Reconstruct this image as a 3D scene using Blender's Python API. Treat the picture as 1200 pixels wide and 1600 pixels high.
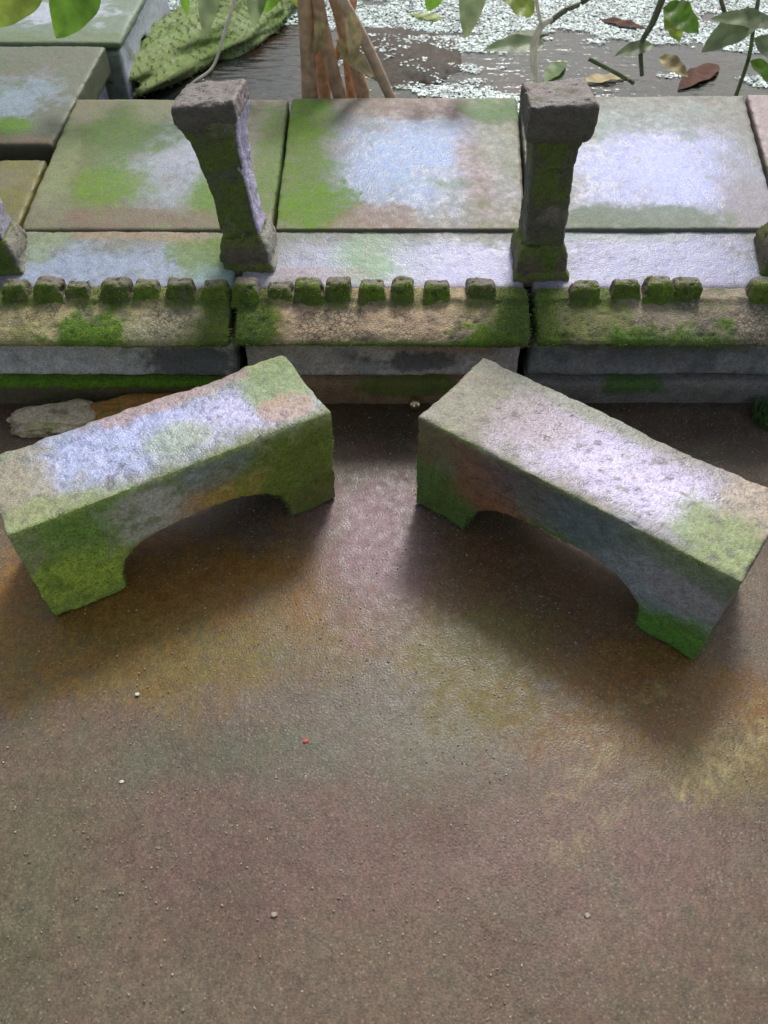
import bpy, bmesh, math, random
import numpy as np
from mathutils import Vector, Matrix
from mathutils.bvhtree import BVHTree

for o in list(bpy.data.objects):
    bpy.data.objects.remove(o, do_unlink=True)
SC = bpy.context.scene
C = SC.collection
R = math.radians
random.seed(7)
RNG = np.random.default_rng(7)

# ------------------------------------------------------------------ camera, sky, sun, exposure
CAM_H, DEP, F = 1.0, R(50), 1200.0
cd = bpy.data.cameras.new('camera'); cam = bpy.data.objects.new('camera', cd); C.objects.link(cam)
cam.location = (0, 0, CAM_H); cam.rotation_euler = (math.pi/2 - DEP, 0, 0)
cd.sensor_fit = 'VERTICAL'; cd.sensor_height = 36; cd.lens = 27
cd.clip_start = 0.01; cd.clip_end = 500
cd.dof.use_dof = True; cd.dof.focus_distance = 1.25; cd.dof.aperture_fstop = 5.6
SC.camera = cam
SUN_EL, SUN_AZ = 47, 13          # behind the pond, a little to the right
w = bpy.data.worlds.new('World'); SC.world = w; w.use_nodes = True
wn = w.node_tree
bg = wn.nodes['Background']
sky = wn.nodes.new('ShaderNodeTexSky'); sky.sky_type = 'NISHITA'; sky.sun_disc = False
sky.sun_elevation = R(SUN_EL); sky.sun_rotation = R(SUN_AZ)
sky.air_density = 1.0; sky.dust_density = 4.0; sky.ozone_density = 1.0
hs = wn.nodes.new('ShaderNodeHueSaturation'); hs.inputs['Saturation'].default_value = 0.55
wn.links.new(sky.outputs[0], hs.inputs['Color']); wn.links.new(hs.outputs[0], bg.inputs[0])
bg.inputs[1].default_value = 0.095
sd = bpy.data.lights.new('sun', 'SUN'); sun = bpy.data.objects.new('sun', sd); C.objects.link(sun)
sd.energy = 1.5; sd.angle = R(12); sd.color = (1.0, 0.97, 0.95)
sdir = Vector((math.sin(R(SUN_AZ))*math.cos(R(SUN_EL)), math.cos(R(SUN_AZ))*math.cos(R(SUN_EL)), math.sin(R(SUN_EL))))
sun.rotation_euler = sdir.to_track_quat('Z', 'Y').to_euler()
SC.view_settings.view_transform = 'Standard'; SC.view_settings.look = 'None'
SC.view_settings.gamma = 1; SC.view_settings.use_curve_mapping = False
SC.view_settings.exposure = 0.55

# ------------------------------------------------------------------ helpers
_FW = np.array([0, math.cos(DEP), -math.sin(DEP)]); _UP = np.array([0, math.sin(DEP), math.cos(DEP)])
def at_z(x, y, z):
    d = _FW*F + np.array([1., 0, 0])*(x-600) - _UP*(y-800)
    return np.array([0, 0, CAM_H]) + d*((z-CAM_H)/d[2])
def at_y(x, y, Y):
    d = _FW*F + np.array([1., 0, 0])*(x-600) - _UP*(y-800)
    return np.array([0, 0, CAM_H]) + d*(Y/d[1])

_TAB = np.random.default_rng(3).random(4096)*2-1
def vn(P, s, seed=0):
    Q = P*s + seed*17.31
    I = np.floor(Q).astype(np.int64); f = Q-I; f = f*f*(3-2*f)
    def h(a, b, c):
        v = ((I[:, 0]+a)*73856093) ^ ((I[:, 1]+b)*19349663) ^ ((I[:, 2]+c)*83492791)
        v = (v ^ (v >> 13)) * 1274126177
        return _TAB[(v ^ (v >> 16)) & 4095]
    x, y, z = f.T
    return (((h(0,0,0)*(1-x)+h(1,0,0)*x)*(1-y) + (h(0,1,0)*(1-x)+h(1,1,0)*x)*y)*(1-z)
          + ((h(0,0,1)*(1-x)+h(1,0,1)*x)*(1-y) + (h(0,1,1)*(1-x)+h(1,1,1)*x)*y)*z)
def fbm(P, s, o=4, seed=0):
    r = 0; a = 1; t = 0
    for k in range(o):
        r = r + vn(P, s*2.03**k, seed+k)*a; t += a; a *= .55
    return r/t*1.4
def sstep(a, b, x):
    t = np.clip((x-a)/(b-a), 0, 1); return t*t*(3-2*t)

def link(name, me, parent=None, loc=(0, 0, 0)):
    o = bpy.data.objects.new(name, me); C.objects.link(o)
    o.location = loc
    if parent:
        o.parent = parent
    return o
def tag(o, label=None, cat=None, group=None, kind=None):
    if label: o['label'] = label
    if cat: o['category'] = cat
    if group: o['group'] = group
    if kind: o['kind'] = kind
    return o
def empty(name, loc, label, cat, group=None):
    o = link(name, None, None, loc); o.empty_display_size = .05
    return tag(o, label, cat, group)

def bm_prism(prof, x0, x1, axis='x'):
    """closed profile (a,b) extruded along an axis: x -> (x,a,b); y -> (a,y,b)"""
    bm = bmesh.new(); n = len(prof)
    rows = []
    for t in (x0, x1):
        rows.append([bm.verts.new((t, a, b) if axis == 'x' else (a, t, b)) for a, b in prof])
    for i in range(n):
        j = (i+1) % n
        bm.faces.new((rows[0][i], rows[0][j], rows[1][j], rows[1][i]))
    bm.faces.new(rows[0]); bm.faces.new(rows[1])
    bmesh.ops.recalc_face_normals(bm, faces=bm.faces)
    return bm
def bm_loft(secs):
    """square-ish sections (z, cx, cy, hx, hy)"""
    bm = bmesh.new(); rows = []
    for z, cx, cy, hx, hy in secs:
        rows.append([bm.verts.new((cx+sx*hx, cy+sy*hy, z)) for sx, sy in ((-1,-1),(1,-1),(1,1),(-1,1))])
    for a, b in zip(rows, rows[1:]):
        for i in range(4):
            j = (i+1) % 4; bm.faces.new((a[i], a[j], b[j], b[i]))
    bm.faces.new(rows[0]); bm.faces.new(rows[-1])
    bmesh.ops.recalc_face_normals(bm, faces=bm.faces)
    return bm
def voxel(bm, vs):
    """bmesh -> evenly gridded mesh (verts, polys)"""
    me = bpy.data.meshes.new('tmp'); bm.to_mesh(me); bm.free()
    o = bpy.data.objects.new('tmp', me); C.objects.link(o)
    m = o.modifiers.new('r', 'REMESH'); m.mode = 'VOXEL'; m.voxel_size = vs; m.adaptivity = 0
    dg = bpy.context.evaluated_depsgraph_get()
    out = bpy.data.meshes.new_from_object(o.evaluated_get(dg))
    bpy.data.objects.remove(o, do_unlink=True); bpy.data.meshes.remove(me)
    return out
def getv(me):
    a = np.empty(len(me.vertices)*3); me.vertices.foreach_get('co', a); return a.reshape(-1, 3)
def getn(me):
    a = np.empty(len(me.vertices)*3, dtype=np.float32); me.vertex_normals.foreach_get('vector', a); return a.reshape(-1, 3).astype(float)
def gete(me):
    a = np.empty(len(me.edges)*2, dtype=np.int32); me.edges.foreach_get('vertices', a); return a.reshape(-1, 2)
def setv(me, P):
    me.vertices.foreach_set('co', P.astype(np.float32).ravel()); me.update()
def lap(P, E, w, it):
    n = len(P); deg = np.bincount(E.ravel(), minlength=n)[:, None]
    for _ in range(it):
        S = np.zeros_like(P)
        for k in range(3):
            S[:, k] = np.bincount(E[:, 0], P[E[:, 1], k], n) + np.bincount(E[:, 1], P[E[:, 0], k], n)
        P = P + (S/deg-P)*w[:, None]
    return P
def wear(me, amp=.0012, chip=1.0, it=8, seed=0, big=.002):
    P = getv(me); E = gete(me)
    w0 = sstep(-.35, .5, fbm(P, 28, 3, seed))*chip*.8+.1
    P = lap(P, E, np.clip(w0, 0, .95), it)
    setv(me, P); N = getn(me)
    d = fbm(P, 70, 4, seed+5)*amp + fbm(P, 9, 2, seed+9)*big
    pit = sstep(.45, .8, fbm(P, 110, 2, seed+13))
    P = P + N*(d - pit*amp*1.4)[:, None]
    setv(me, P)
    return P, getn(me)
def paint(me, col, moss):
    n = len(me.vertices)
    a = me.color_attributes.new('Col', 'FLOAT_COLOR', 'POINT')
    lum = (col*np.array([.3, .6, .1])).sum(1, keepdims=True)
    rgba = np.ones((n, 4), dtype=np.float32); rgba[:, :3] = np.clip(lum+(col-lum)*1.42, .008, 1)
    a.data.foreach_set('color', rgba.ravel())
    b = me.attributes.new('moss', 'FLOAT', 'POINT'); b.data.foreach_set('value', np.clip(moss, -1, 1).astype(np.float32))
    me.polygons.foreach_set('use_smooth', np.ones(len(me.polygons), dtype=bool))
class Paint:
    """surface colour as wear, moss laid over a base colour"""
    def __init__(s, P, base, seed=0):
        s.P = P; s.c = np.tile(np.array(base, float), (len(P), 1)); s.m = np.zeros(len(P)); s.seed = seed
        s.n1 = fbm(P, 14, 4, seed+31); s.n2 = fbm(P, 45, 4, seed+57); s.n3 = fbm(P, 150, 2, seed+63)
    def mix(s, mask, col, moss=0.):
        k = np.clip(mask, 0, 1)[:, None]; s.c = s.c*(1-k) + np.array(col)*k
        s.m = s.m*(1-k[:, 0]) + moss*k[:, 0]; return s
    def blob(s, c, r, col, a=1., moss=0., soft=.55, rag=.7, pw=2):
        r = np.array(r if hasattr(r, '__len__') else (r, r, r), float)
        q = np.abs((s.P-np.array(c, float))/r)
        d = (q**pw).sum(1)**(1/pw)
        v = 1-d + (s.n1*.7+s.n2*.5+s.n3*.28)*rag
        return s.mix(sstep(-soft*.5, soft*.5, v)*a, col, moss)
    def noise(s, sc, lo, hi, col, a=1., moss=0., seed=0, mask=1.):
        return s.mix(sstep(lo, hi, fbm(s.P, sc, 4, s.seed+seed+77))*a*mask, col, moss)

LAV = (.40, .43, .64); GREY = (.25, .26, .25); MOSS = (.14, .25, .055); MOSSD = (.055, .10, .02)
BROWN = (.16, .10, .075); RUST = (.27, .12, .06); OLIVE = (.17, .18, .065); TAN = (.36, .29, .20)
TEAL = (.10, .15, .17); PGREEN = (.31, .38, .22); DARK = (.05, .05, .055); PURP = (.20, .15, .17)

# ------------------------------------------------------------------ materials
def nodes(name):
    m = bpy.data.materials.new(name); m.use_nodes = True
    nt = m.node_tree; return m, nt, nt.nodes['Principled BSDF']
def N_(nt, typ, **kw):
    n = nt.nodes.new(typ)
    for k, v in kw.items():
        if k in n.inputs: n.inputs[k].default_value = v
        else: setattr(n, k, v)
    return n
def ramp(nt, src, lo, hi, a=0., b=1.):
    n = nt.nodes.new('ShaderNodeMapRange'); n.interpolation_type = 'SMOOTHSTEP'
    n.inputs[1].default_value = lo; n.inputs[2].default_value = hi; n.inputs[3].default_value = a; n.inputs[4].default_value = b
    nt.links.new(src, n.inputs[0]); return n.outputs[0]
def math_(nt, op, a, b):
    n = nt.nodes.new('ShaderNodeMath'); n.operation = op
    for i, v in enumerate((a, b)):
        if isinstance(v, (int, float)): n.inputs[i].default_value = v
        else: nt.links.new(v, n.inputs[i])
    return n.outputs[0]
def mixc(nt, f, a, b, mode='MIX'):
    n = nt.nodes.new('ShaderNodeMix'); n.data_type = 'RGBA'; n.blend_type = mode
    for i, v in ((0, f), (6, a), (7, b)):
        if isinstance(v, (int, float)): n.inputs[i].default_value = v
        elif isinstance(v, tuple): n.inputs[i].default_value = (*v, 1)
        else: nt.links.new(v, n.inputs[i])
    return n.outputs[2]
def mat_stone(name, rough=.5, grain=1., bump=1., pits=1., spec=.5, fine=420, crack=0., fleck=0., lump=.9):
    m, nt, b = nodes(name); L = nt.links
    tc = N_(nt, 'ShaderNodeTexCoord'); co = tc.outputs['Object']
    col = N_(nt, 'ShaderNodeAttribute', attribute_name='Col'); mo = N_(nt, 'ShaderNodeAttribute', attribute_name='moss')
    def noise(s, d=4, r=.6):
        n = N_(nt, 'ShaderNodeTexNoise'); n.inputs['Scale'].default_value = s; n.inputs['Detail'].default_value = d
        n.inputs['Roughness'].default_value = r; L.new(co, n.inputs['Vector']); return n
    n1 = noise(55, 5); n2 = noise(fine, 3, .7); n3 = noise(130, 3)
    vor = N_(nt, 'ShaderNodeTexVoronoi'); vor.inputs['Scale'].default_value = fine*.75; L.new(co, vor.inputs['Vector'])
    sp = ramp(nt, vor.outputs['Color'], .0, 1., 1-.38*grain, 1+.38*grain)
    c = mixc(nt, 1., col.outputs['Color'], ramp(nt, n1.outputs[0], .25, .75, .80, 1.20), 'MULTIPLY')
    c = mixc(nt, 1., c, sp, 'MULTIPLY')
    c = mixc(nt, 1., c, ramp(nt, n2.outputs[0], .3, .7, 1-.3*grain, 1+.3*grain), 'MULTIPLY')
    pit = ramp(nt, n3.outputs[0], .66, .72)
    pitm = math_(nt, 'MULTIPLY', pit, .62*pits)
    c = mixc(nt, pitm, c, (.05, .045, .04))
    if fleck:
        fv = N_(nt, 'ShaderNodeTexVoronoi'); fv.inputs['Scale'].default_value = 260; L.new(co, fv.inputs['Vector'])
        sx = N_(nt, 'ShaderNodeSeparateColor'); L.new(fv.outputs['Color'], sx.inputs[0])
        inside = ramp(nt, fv.outputs['Distance'], .28, .5, 1., 0.)
        lt = math_(nt, 'MULTIPLY', ramp(nt, sx.outputs[0], .80, .9), inside); dk = math_(nt, 'MULTIPLY', ramp(nt, sx.outputs[1], .80, .9), inside)
        c = mixc(nt, math_(nt, 'MULTIPLY', lt, fleck), c, mixc(nt, ramp(nt, sx.outputs[2], .3, .7), (.36, .31, .24), (.30, .20, .13)))
        c = mixc(nt, math_(nt, 'MULTIPLY', dk, fleck*.8), c, (.05, .038, .03))
    cr = None
    if crack:
        vc = N_(nt, 'ShaderNodeTexVoronoi'); vc.feature = 'DISTANCE_TO_EDGE'; vc.inputs['Scale'].default_value = 105
        wp = N_(nt, 'ShaderNodeVectorMath'); wp.operation = 'ADD'; L.new(co, wp.inputs[0])
        sc_ = N_(nt, 'ShaderNodeVectorMath'); sc_.operation = 'SCALE'; sc_.inputs['Scale'].default_value = .012; L.new(n3.outputs['Color'], sc_.inputs[0])
        L.new(sc_.outputs[0], wp.inputs[1]); L.new(wp.outputs[0], vc.inputs['Vector'])
        nk = noise(16, 3)
        cr = math_(nt, 'MULTIPLY', ramp(nt, vc.outputs['Distance'], .02, .11, 1., 0.), math_(nt, 'MULTIPLY', ramp(nt, nk.outputs[0], .46, .6), math_(nt, 'SUBTRACT', 1., mo.outputs['Fac'])))
        c = mixc(nt, math_(nt, 'MULTIPLY', cr, .75*crack), c, (.05, .04, .03))
    # faint hue drift
    n4 = noise(20, 3); c = mixc(nt, .10, c, mixc(nt, ramp(nt, n4.outputs[0], .35, .65), (.24, .16, .12), (.20, .26, .16)))
    L.new(c, b.inputs['Base Color'])
    rr = math_(nt, 'ADD', ramp(nt, n1.outputs[0], .3, .7, rough-.1, rough+.12), math_(nt, 'MULTIPLY', mo.outputs['Fac'], .35))
    L.new(rr, b.inputs['Roughness'])
    b.inputs['Specular IOR Level'].default_value = spec
    h = math_(nt, 'ADD', math_(nt, 'MULTIPLY', n2.outputs[0], .5), math_(nt, 'MULTIPLY', n3.outputs[0], lump))
    h = math_(nt, 'SUBTRACT', h, math_(nt, 'MULTIPLY', pit, .5))
    h = math_(nt, 'ADD', h, math_(nt, 'MULTIPLY', vor.outputs['Distance'], -.5))
    h = math_(nt, 'ADD', h, math_(nt, 'MULTIPLY', math_(nt, 'MULTIPLY', n2.outputs[0], mo.outputs['Fac']), 2.6))
    if cr: h = math_(nt, 'SUBTRACT', h, math_(nt, 'MULTIPLY', cr, .9))
    bp = N_(nt, 'ShaderNodeBump'); bp.inputs['Strength'].default_value = .8*bump; bp.inputs['Distance'].default_value = .0022
    L.new(h, bp.inputs['Height']); L.new(bp.outputs[0], b.inputs['Normal'])
    return m
M_BLOCK = mat_stone('mossy_concrete', .48, .6, .7, .7)
M_SLAB = mat_stone('smooth_slab_concrete', .55, .4, .45, .35, .5)
M_KERB = mat_stone('weathered_kerb_concrete', .62, .6, 1.0, .7)
M_CORN = mat_stone('cracked_cornice_render', .62, .5, 1.0, .7, crack=.85)
M_FLOOR = mat_stone('sandy_mortar_floor', .54, .8, .42, .0, .4, 420, fleck=.45, lump=.15)
def mat_simple(name, col, rough=.5, var=.3, sc=60, metal=0, trans=0, bump=.3, spec=.5):
    m, nt, b = nodes(name); L = nt.links
    tc = N_(nt, 'ShaderNodeTexCoord')
    n = N_(nt, 'ShaderNodeTexNoise'); n.inputs['Scale'].default_value = sc; n.inputs['Detail'].default_value = 5; L.new(tc.outputs['Object'], n.inputs['Vector'])
    c = mixc(nt, 1., tuple(col), ramp(nt, n.outputs[0], .3, .7, 1-var, 1+var), 'MULTIPLY')
    L.new(c, b.inputs['Base Color']); b.inputs['Roughness'].default_value = rough; b.inputs['Metallic'].default_value = metal
    b.inputs['Specular IOR Level'].default_value = spec
    if bump:
        bp = N_(nt, 'ShaderNodeBump'); bp.inputs['Strength'].default_value = bump; bp.inputs['Distance'].default_value = .002
        L.new(n.outputs[0], bp.inputs['Height']); L.new(bp.outputs[0], b.inputs['Normal'])
    if trans:
        t = N_(nt, 'ShaderNodeBsdfTranslucent'); L.new(c, t.inputs[0])
        mx = N_(nt, 'ShaderNodeMixShader'); mx.inputs[0].default_value = trans
        L.new(b.outputs[0], mx.inputs[1]); L.new(t.outputs[0], mx.inputs[2])
        L.new(mx.outputs[0], nt.nodes['Material Output'].inputs['Surface'])
    return m
M_BARK = mat_simple('tan_bark', (.58, .38, .23), .6, .3, 45, bump=.7)
M_STICK = mat_simple('pale_peeled_stick', (.60, .44, .30), .55, .2, 50)
M_TWIG = mat_simple('grey_green_twig', (.16, .17, .09), .6, .3, 60)
M_PALE = mat_simple('bleached_stem', (.80, .77, .66), .5, .15, 60, trans=.35)
M_LEAF = mat_simple('green_leaf', (.17, .34, .04), .4, .35, 25, trans=.6, bump=.15)
M_LEAFY = mat_simple('yellow_green_leaf', (.36, .46, .08), .4, .3, 25, trans=.6, bump=.15)
M_LEAFG = mat_simple('dull_grey_green_leaf', (.27, .34, .17), .45, .3, 25, trans=.5, bump=.15)
M_DRY = mat_simple('dry_leaf', (.50, .41, .20), .7, .35, 40, trans=.25, bump=.4)
M_RUSTL = mat_simple('rotten_leaf', (.09, .035, .02), .8, .4, 40, bump=.3, spec=.2)
M_BRASS = mat_simple('tarnished_brass', (.78, .62, .40), .22, .25, 90, metal=1, bump=.1)
M_WEED = mat_simple('duckweed', (.78, .92, .88), .35, .35, 30, trans=.2, bump=0)
M_RED = mat_simple('red_petal', (.65, .10, .08), .6, .2)
M_CHIP = mat_simple('white_chip', (.75, .72, .62), .6, .2)
M_GRIT = mat_simple('grit', (.42, .35, .28), .5, .6, 35, bump=0)

def mat_water():
    m, nt, b = nodes('murky_pond_water'); L = nt.links
    tc = N_(nt, 'ShaderNodeTexCoord')
    n = N_(nt, 'ShaderNodeTexNoise'); n.inputs['Scale'].default_value = 5; n.inputs['Detail'].default_value = 5; L.new(tc.outputs['Object'], n.inputs['Vector'])
    n2 = N_(nt, 'ShaderNodeTexNoise'); n2.inputs['Scale'].default_value = 2.2; n2.inputs['Detail'].default_value = 3; L.new(tc.outputs['Object'], n2.inputs['Vector'])
    c = mixc(nt, ramp(nt, n.outputs[0], .4, .65), (.010, .018, .016), (.030, .020, .013))
    c = mixc(nt, ramp(nt, n2.outputs[0], .5, .7, 0, .6), c, (.03, .05, .02))
    L.new(c, b.inputs['Base Color']); b.inputs['Roughness'].default_value = .06; b.inputs['IOR'].default_value = 1.33
    mp = N_(nt, 'ShaderNodeMapping'); mp.inputs['Scale'].default_value = (.55, 1.7, 1); mp.inputs['Rotation'].default_value = (0, 0, .2); L.new(tc.outputs['Object'], mp.inputs[0])
    wv = N_(nt, 'ShaderNodeTexNoise'); wv.inputs['Scale'].default_value = 22; wv.inputs['Detail'].default_value = 4; L.new(mp.outputs[0], wv.inputs['Vector'])
    bp = N_(nt, 'ShaderNodeBump'); bp.inputs['Strength'].default_value = .5; bp.inputs['Distance'].default_value = .012
    L.new(wv.outputs[0], bp.inputs['Height']); L.new(bp.outputs[0], b.inputs['Normal'])
    return m
M_WATER = mat_water()

def finish(name, me, mat, parent=None, base=(0, 0, 0)):
    """mesh in world coordinates -> object whose origin is at base (or inside its parent)"""
    P = getv(me); b = np.array(base, float); setv(me, P-b)
    me.materials.clear(); me.materials.append(mat)
    if parent is not None:
        return link(name, me, parent, tuple(b-np.array(parent.location)))
    return link(name, me, None, tuple(b))

def moss_cover(par, n, h0, mat, need=.55, zmin=-9., wd=.0022):
    """short upright moss shoots growing on the mossy faces of a part"""
    me0 = par.data; P = getv(me0); N = getn(me0)
    mo = np.empty(len(P), dtype=np.float32); me0.attributes['moss'].data.foreach_get('value', mo)
    idx = np.where((mo > need) & (P[:, 2] > zmin))[0]
    if len(idx) < 20: return
    idx = RNG.choice(idx, n)
    b = P[idx]+RNG.normal(0, .0022, (n, 3)); d = N[idx]+RNG.normal(0, .6, (n, 3)); d /= np.linalg.norm(d, axis=1)[:, None]
    t = np.cross(d, RNG.normal(0, 1, (n, 3))); t /= np.linalg.norm(t, axis=1)[:, None]; hh = RNG.uniform(.3, 1, n)[:, None]*h0
    b = b-N[idx]*.0012
    V = np.stack([b-t*wd, b+t*wd, b+d*hh+t*wd*.4], 1).reshape(-1, 3)
    me = mesh_np('moss', V, np.arange(n*3).reshape(n, 3)); me.materials.append(mat)
    tag(link('moss', me, par), kind='stuff')
M_MOSS1 = mat_simple('moss_shoots', (.17, .26, .065), .8, .6, 30, trans=.25, bump=0)
# ------------------------------------------------------------------ ground and floor
gm = bpy.data.meshes.new('ground'); s = 120
gm.from_pydata([(-s, -s, -.03), (s, -s, -.03), (s, s, -.03), (-s, s, -.03)], [], [(0, 1, 2, 3)])
gm.materials.append(mat_simple('bare_earth', (.12, .09, .06), .9, .3, 3, bump=.6))
tag(link('ground', gm), kind='structure')

def grid(x0, x1, y0, y1, st, z=0.):
    nx = int(round((x1-x0)/st))+1; ny = int(round((y1-y0)/st))+1
    X, Y = np.meshgrid(np.linspace(x0, x1, nx), np.linspace(y0, y1, ny))
    P = np.stack([X.ravel(), Y.ravel(), np.full(X.size, z)], 1)
    i = np.arange(nx*ny).reshape(ny, nx)
    Fc = np.stack([i[:-1, :-1].ravel(), i[:-1, 1:].ravel(), i[1:, 1:].ravel(), i[1:, :-1].ravel()], 1)
    return P, Fc
def mesh_np(name, P, Fc):
    me = bpy.data.meshes.new(name); n = len(P); k = Fc.shape[1]
    me.vertices.add(n); me.vertices.foreach_set('co', P.astype(np.float32).ravel())
    me.loops.add(Fc.size); me.loops.foreach_set('vertex_index', Fc.astype(np.int32).ravel())
    me.polygons.add(len(Fc)); me.polygons.foreach_set('loop_start', np.arange(0, Fc.size, k, dtype=np.int32))
    me.update(); me.validate(); return me
P, Fc = grid(-1.6, 1.6, -.6, 1.6, .006)
P[:, 2] = fbm(P, 4, 3, 2)*.0022 + fbm(P, 60, 3, 4)*.0005
fm = mesh_np('floor', P, Fc)
pt = Paint(P, (.185, .138, .105), 1)
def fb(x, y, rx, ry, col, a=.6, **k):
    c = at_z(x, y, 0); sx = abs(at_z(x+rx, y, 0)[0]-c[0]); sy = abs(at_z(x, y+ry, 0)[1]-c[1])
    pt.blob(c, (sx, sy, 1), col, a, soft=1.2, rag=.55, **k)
fb(600, 1110, 330, 130, (.20, .18, .15), .8)  # lit middle of the floor, painted lighter and greyer
fb(740, 1150, 110, 60, (.28, .27, .21), .7)
fb(330, 1180, 170, 50, (.13, .145, .10), .7)
fb(330, 1330, 260, 120, (.185, .115, .105), .65)
fb(60, 1380, 130, 200, (.14, .135, .085), .6)
fb(640, 1330, 160, 110, (.22, .14, .125), .6)
fb(930, 1330, 200, 170, (.26, .175, .155), .7)
fb(1080, 1120, 220, 90, (.25, .135, .05), .85)
fb(1130, 1200, 100, 55, (.27, .215, .10), .7)
fb(230, 950, 340, 130, (.33, .18, .06), .92)
fb(200, 1020, 300, 70, (.17, .145, .045), .7)
fb(90, 1000, 160, 90, (.33, .19, .06), .7)
fb(830, 950, 210, 140, (.19, .105, .055), .85)
fb(760, 1020, 130, 90, (.18, .15, .03), .9)  # olive penumbra of the right block's shadow, painted in
fb(1000, 1050, 150, 50, (.27, .15, .05), .8)
fb(585, 830, 75, 130, (.32, .20, .24), .95)  # mauve sheen between the blocks, painted into the colour
fb(590, 680, 100, 75, (.05, .03, .02), .95)  # dark stain plus occlusion behind the blocks, painted together
fb(600, 632, 700, 14, (.04, .028, .02), .85)  # stain and contact shade painted along the kerb foot
fb(1120, 690, 150, 60, (.08, .06, .05), .9)  # dark stain with shade painted in, by the right block
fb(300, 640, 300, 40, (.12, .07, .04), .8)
fb(200, 1560, 300, 60, (.17, .15, .11), .5)
pt.noise(7, .1, .8, (.13, .09, .07), .5, seed=1)
pt.noise(9, .2, .9, (.15, .16, .10), .4, seed=5)
for (ax, ay, bx, by, wd_, am) in ((905, 1150, 1040, 1072, .012, .55), (1060, 1245, 1215, 1120, .020, .8), (865, 1250, 985, 1150, .016, .5), (1100, 1160, 1215, 1075, .010, .35), (880, 1330, 1010, 1220, .02, .35)):
    a_, b_ = at_z(ax, ay, 0)[:2], at_z(bx, by, 0)[:2]; d_ = b_-a_; t_ = np.clip(((P[:, :2]-a_)@d_)/(d_@d_), 0, 1)
    ds = np.linalg.norm(P[:, :2]-a_-t_[:, None]*d_, axis=1)+pt.n2*.006
    pt.mix(np.exp(-(ds/wd_)**2)*sstep(-.5, .5, fbm(P, 130, 2, 71))*am, (.50, .42, .25))
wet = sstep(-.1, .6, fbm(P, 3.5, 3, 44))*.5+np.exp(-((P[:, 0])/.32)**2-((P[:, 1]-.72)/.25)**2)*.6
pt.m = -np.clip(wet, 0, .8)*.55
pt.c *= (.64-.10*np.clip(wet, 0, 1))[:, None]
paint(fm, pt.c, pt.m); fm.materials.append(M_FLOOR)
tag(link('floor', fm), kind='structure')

# loose sand grains on the mortar
def grains(n, x0, x1, y0, y1, r0, r1, zf=0.0):
    V = []; Fs = []; base = np.array([(1,0,0),(0,1,0),(-1,0,0),(0,-1,0),(0,0,1),(0,0,-1)], float)
    tri = np.array([(0,1,4),(1,2,4),(2,3,4),(3,0,4),(1,0,5),(2,1,5),(3,2,5),(0,3,5)])
    Cx = RNG.uniform(x0, x1, n); Cy = RNG.uniform(y0, y1, n); r = RNG.uniform(0, 1, n)**3*(r1-r0)+r0; a = RNG.uniform(0, 6.28, n)
    q = base[None]*(r[:, None, None]*RNG.uniform(.6, 1.35, (n, 1, 3)))
    x = q[..., 0]*np.cos(a)[:, None]-q[..., 1]*np.sin(a)[:, None]; y = q[..., 0]*np.sin(a)[:, None]+q[..., 1]*np.cos(a)[:, None]
    P = np.stack([x+Cx[:, None], y+Cy[:, None], q[..., 2]*.8+zf+.0005], 2).reshape(-1, 3)
    Fc = (tri[None]+np.arange(n)[:, None, None]*6).reshape(-1, 3)
    return P, Fc
P, Fc = grains(8000, -.75, .75, .05, 1.1, .0005, .0017)
gm = mesh_np('grit', P, Fc); gm.materials.append(M_GRIT)
tag(link('sand_grit', gm), 'fine pale sand grit strewn over the brown mortar floor', 'grit', kind='stuff')

# ------------------------------------------------------------------ the two arched blocks
def arch_block(origin, ang, Ln, D, H, a0, a1, ah, seed, label, painter):
    prof = [(0, 0), (0, H), (Ln, H), (Ln, 0), (a1, 0)]
    for k in range(1, 24):
        t = math.pi*k/24
        ex = abs(math.cos(t))**.72*math.copysign(1, math.cos(t)); ez = abs(math.sin(t))**.8
        prof.append(((a0+a1)/2+(a1-a0)/2*ex, ah*ez))
    prof.append((a0, 0))
    bm = bm_prism([(x, z) for x, z in prof], 0, D, 'y')
    me = voxel(bm, .0028)
    Pl, Nn = wear(me, .0013, 1.1, 15, seed, .0028)
    Pl[:, 2] -= min(0, Pl[:, 2].min()); Pl[:, 2] *= 1
    p = painter(Pl, Nn)
    paint(me, p.c, p.m)
    ca, sa = math.cos(ang), math.sin(ang)
    me.materials.append(M_BLOCK)
    setv(me, Pl)
    o = link('arched_block', me, None, origin); o.rotation_euler.z = ang
    moss_cover(o, 9000, .0034, M_MOSS1, .5, -9, .0008)
    return tag(o, label, 'block', 'arched concrete blocks lying before the pond')
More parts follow.
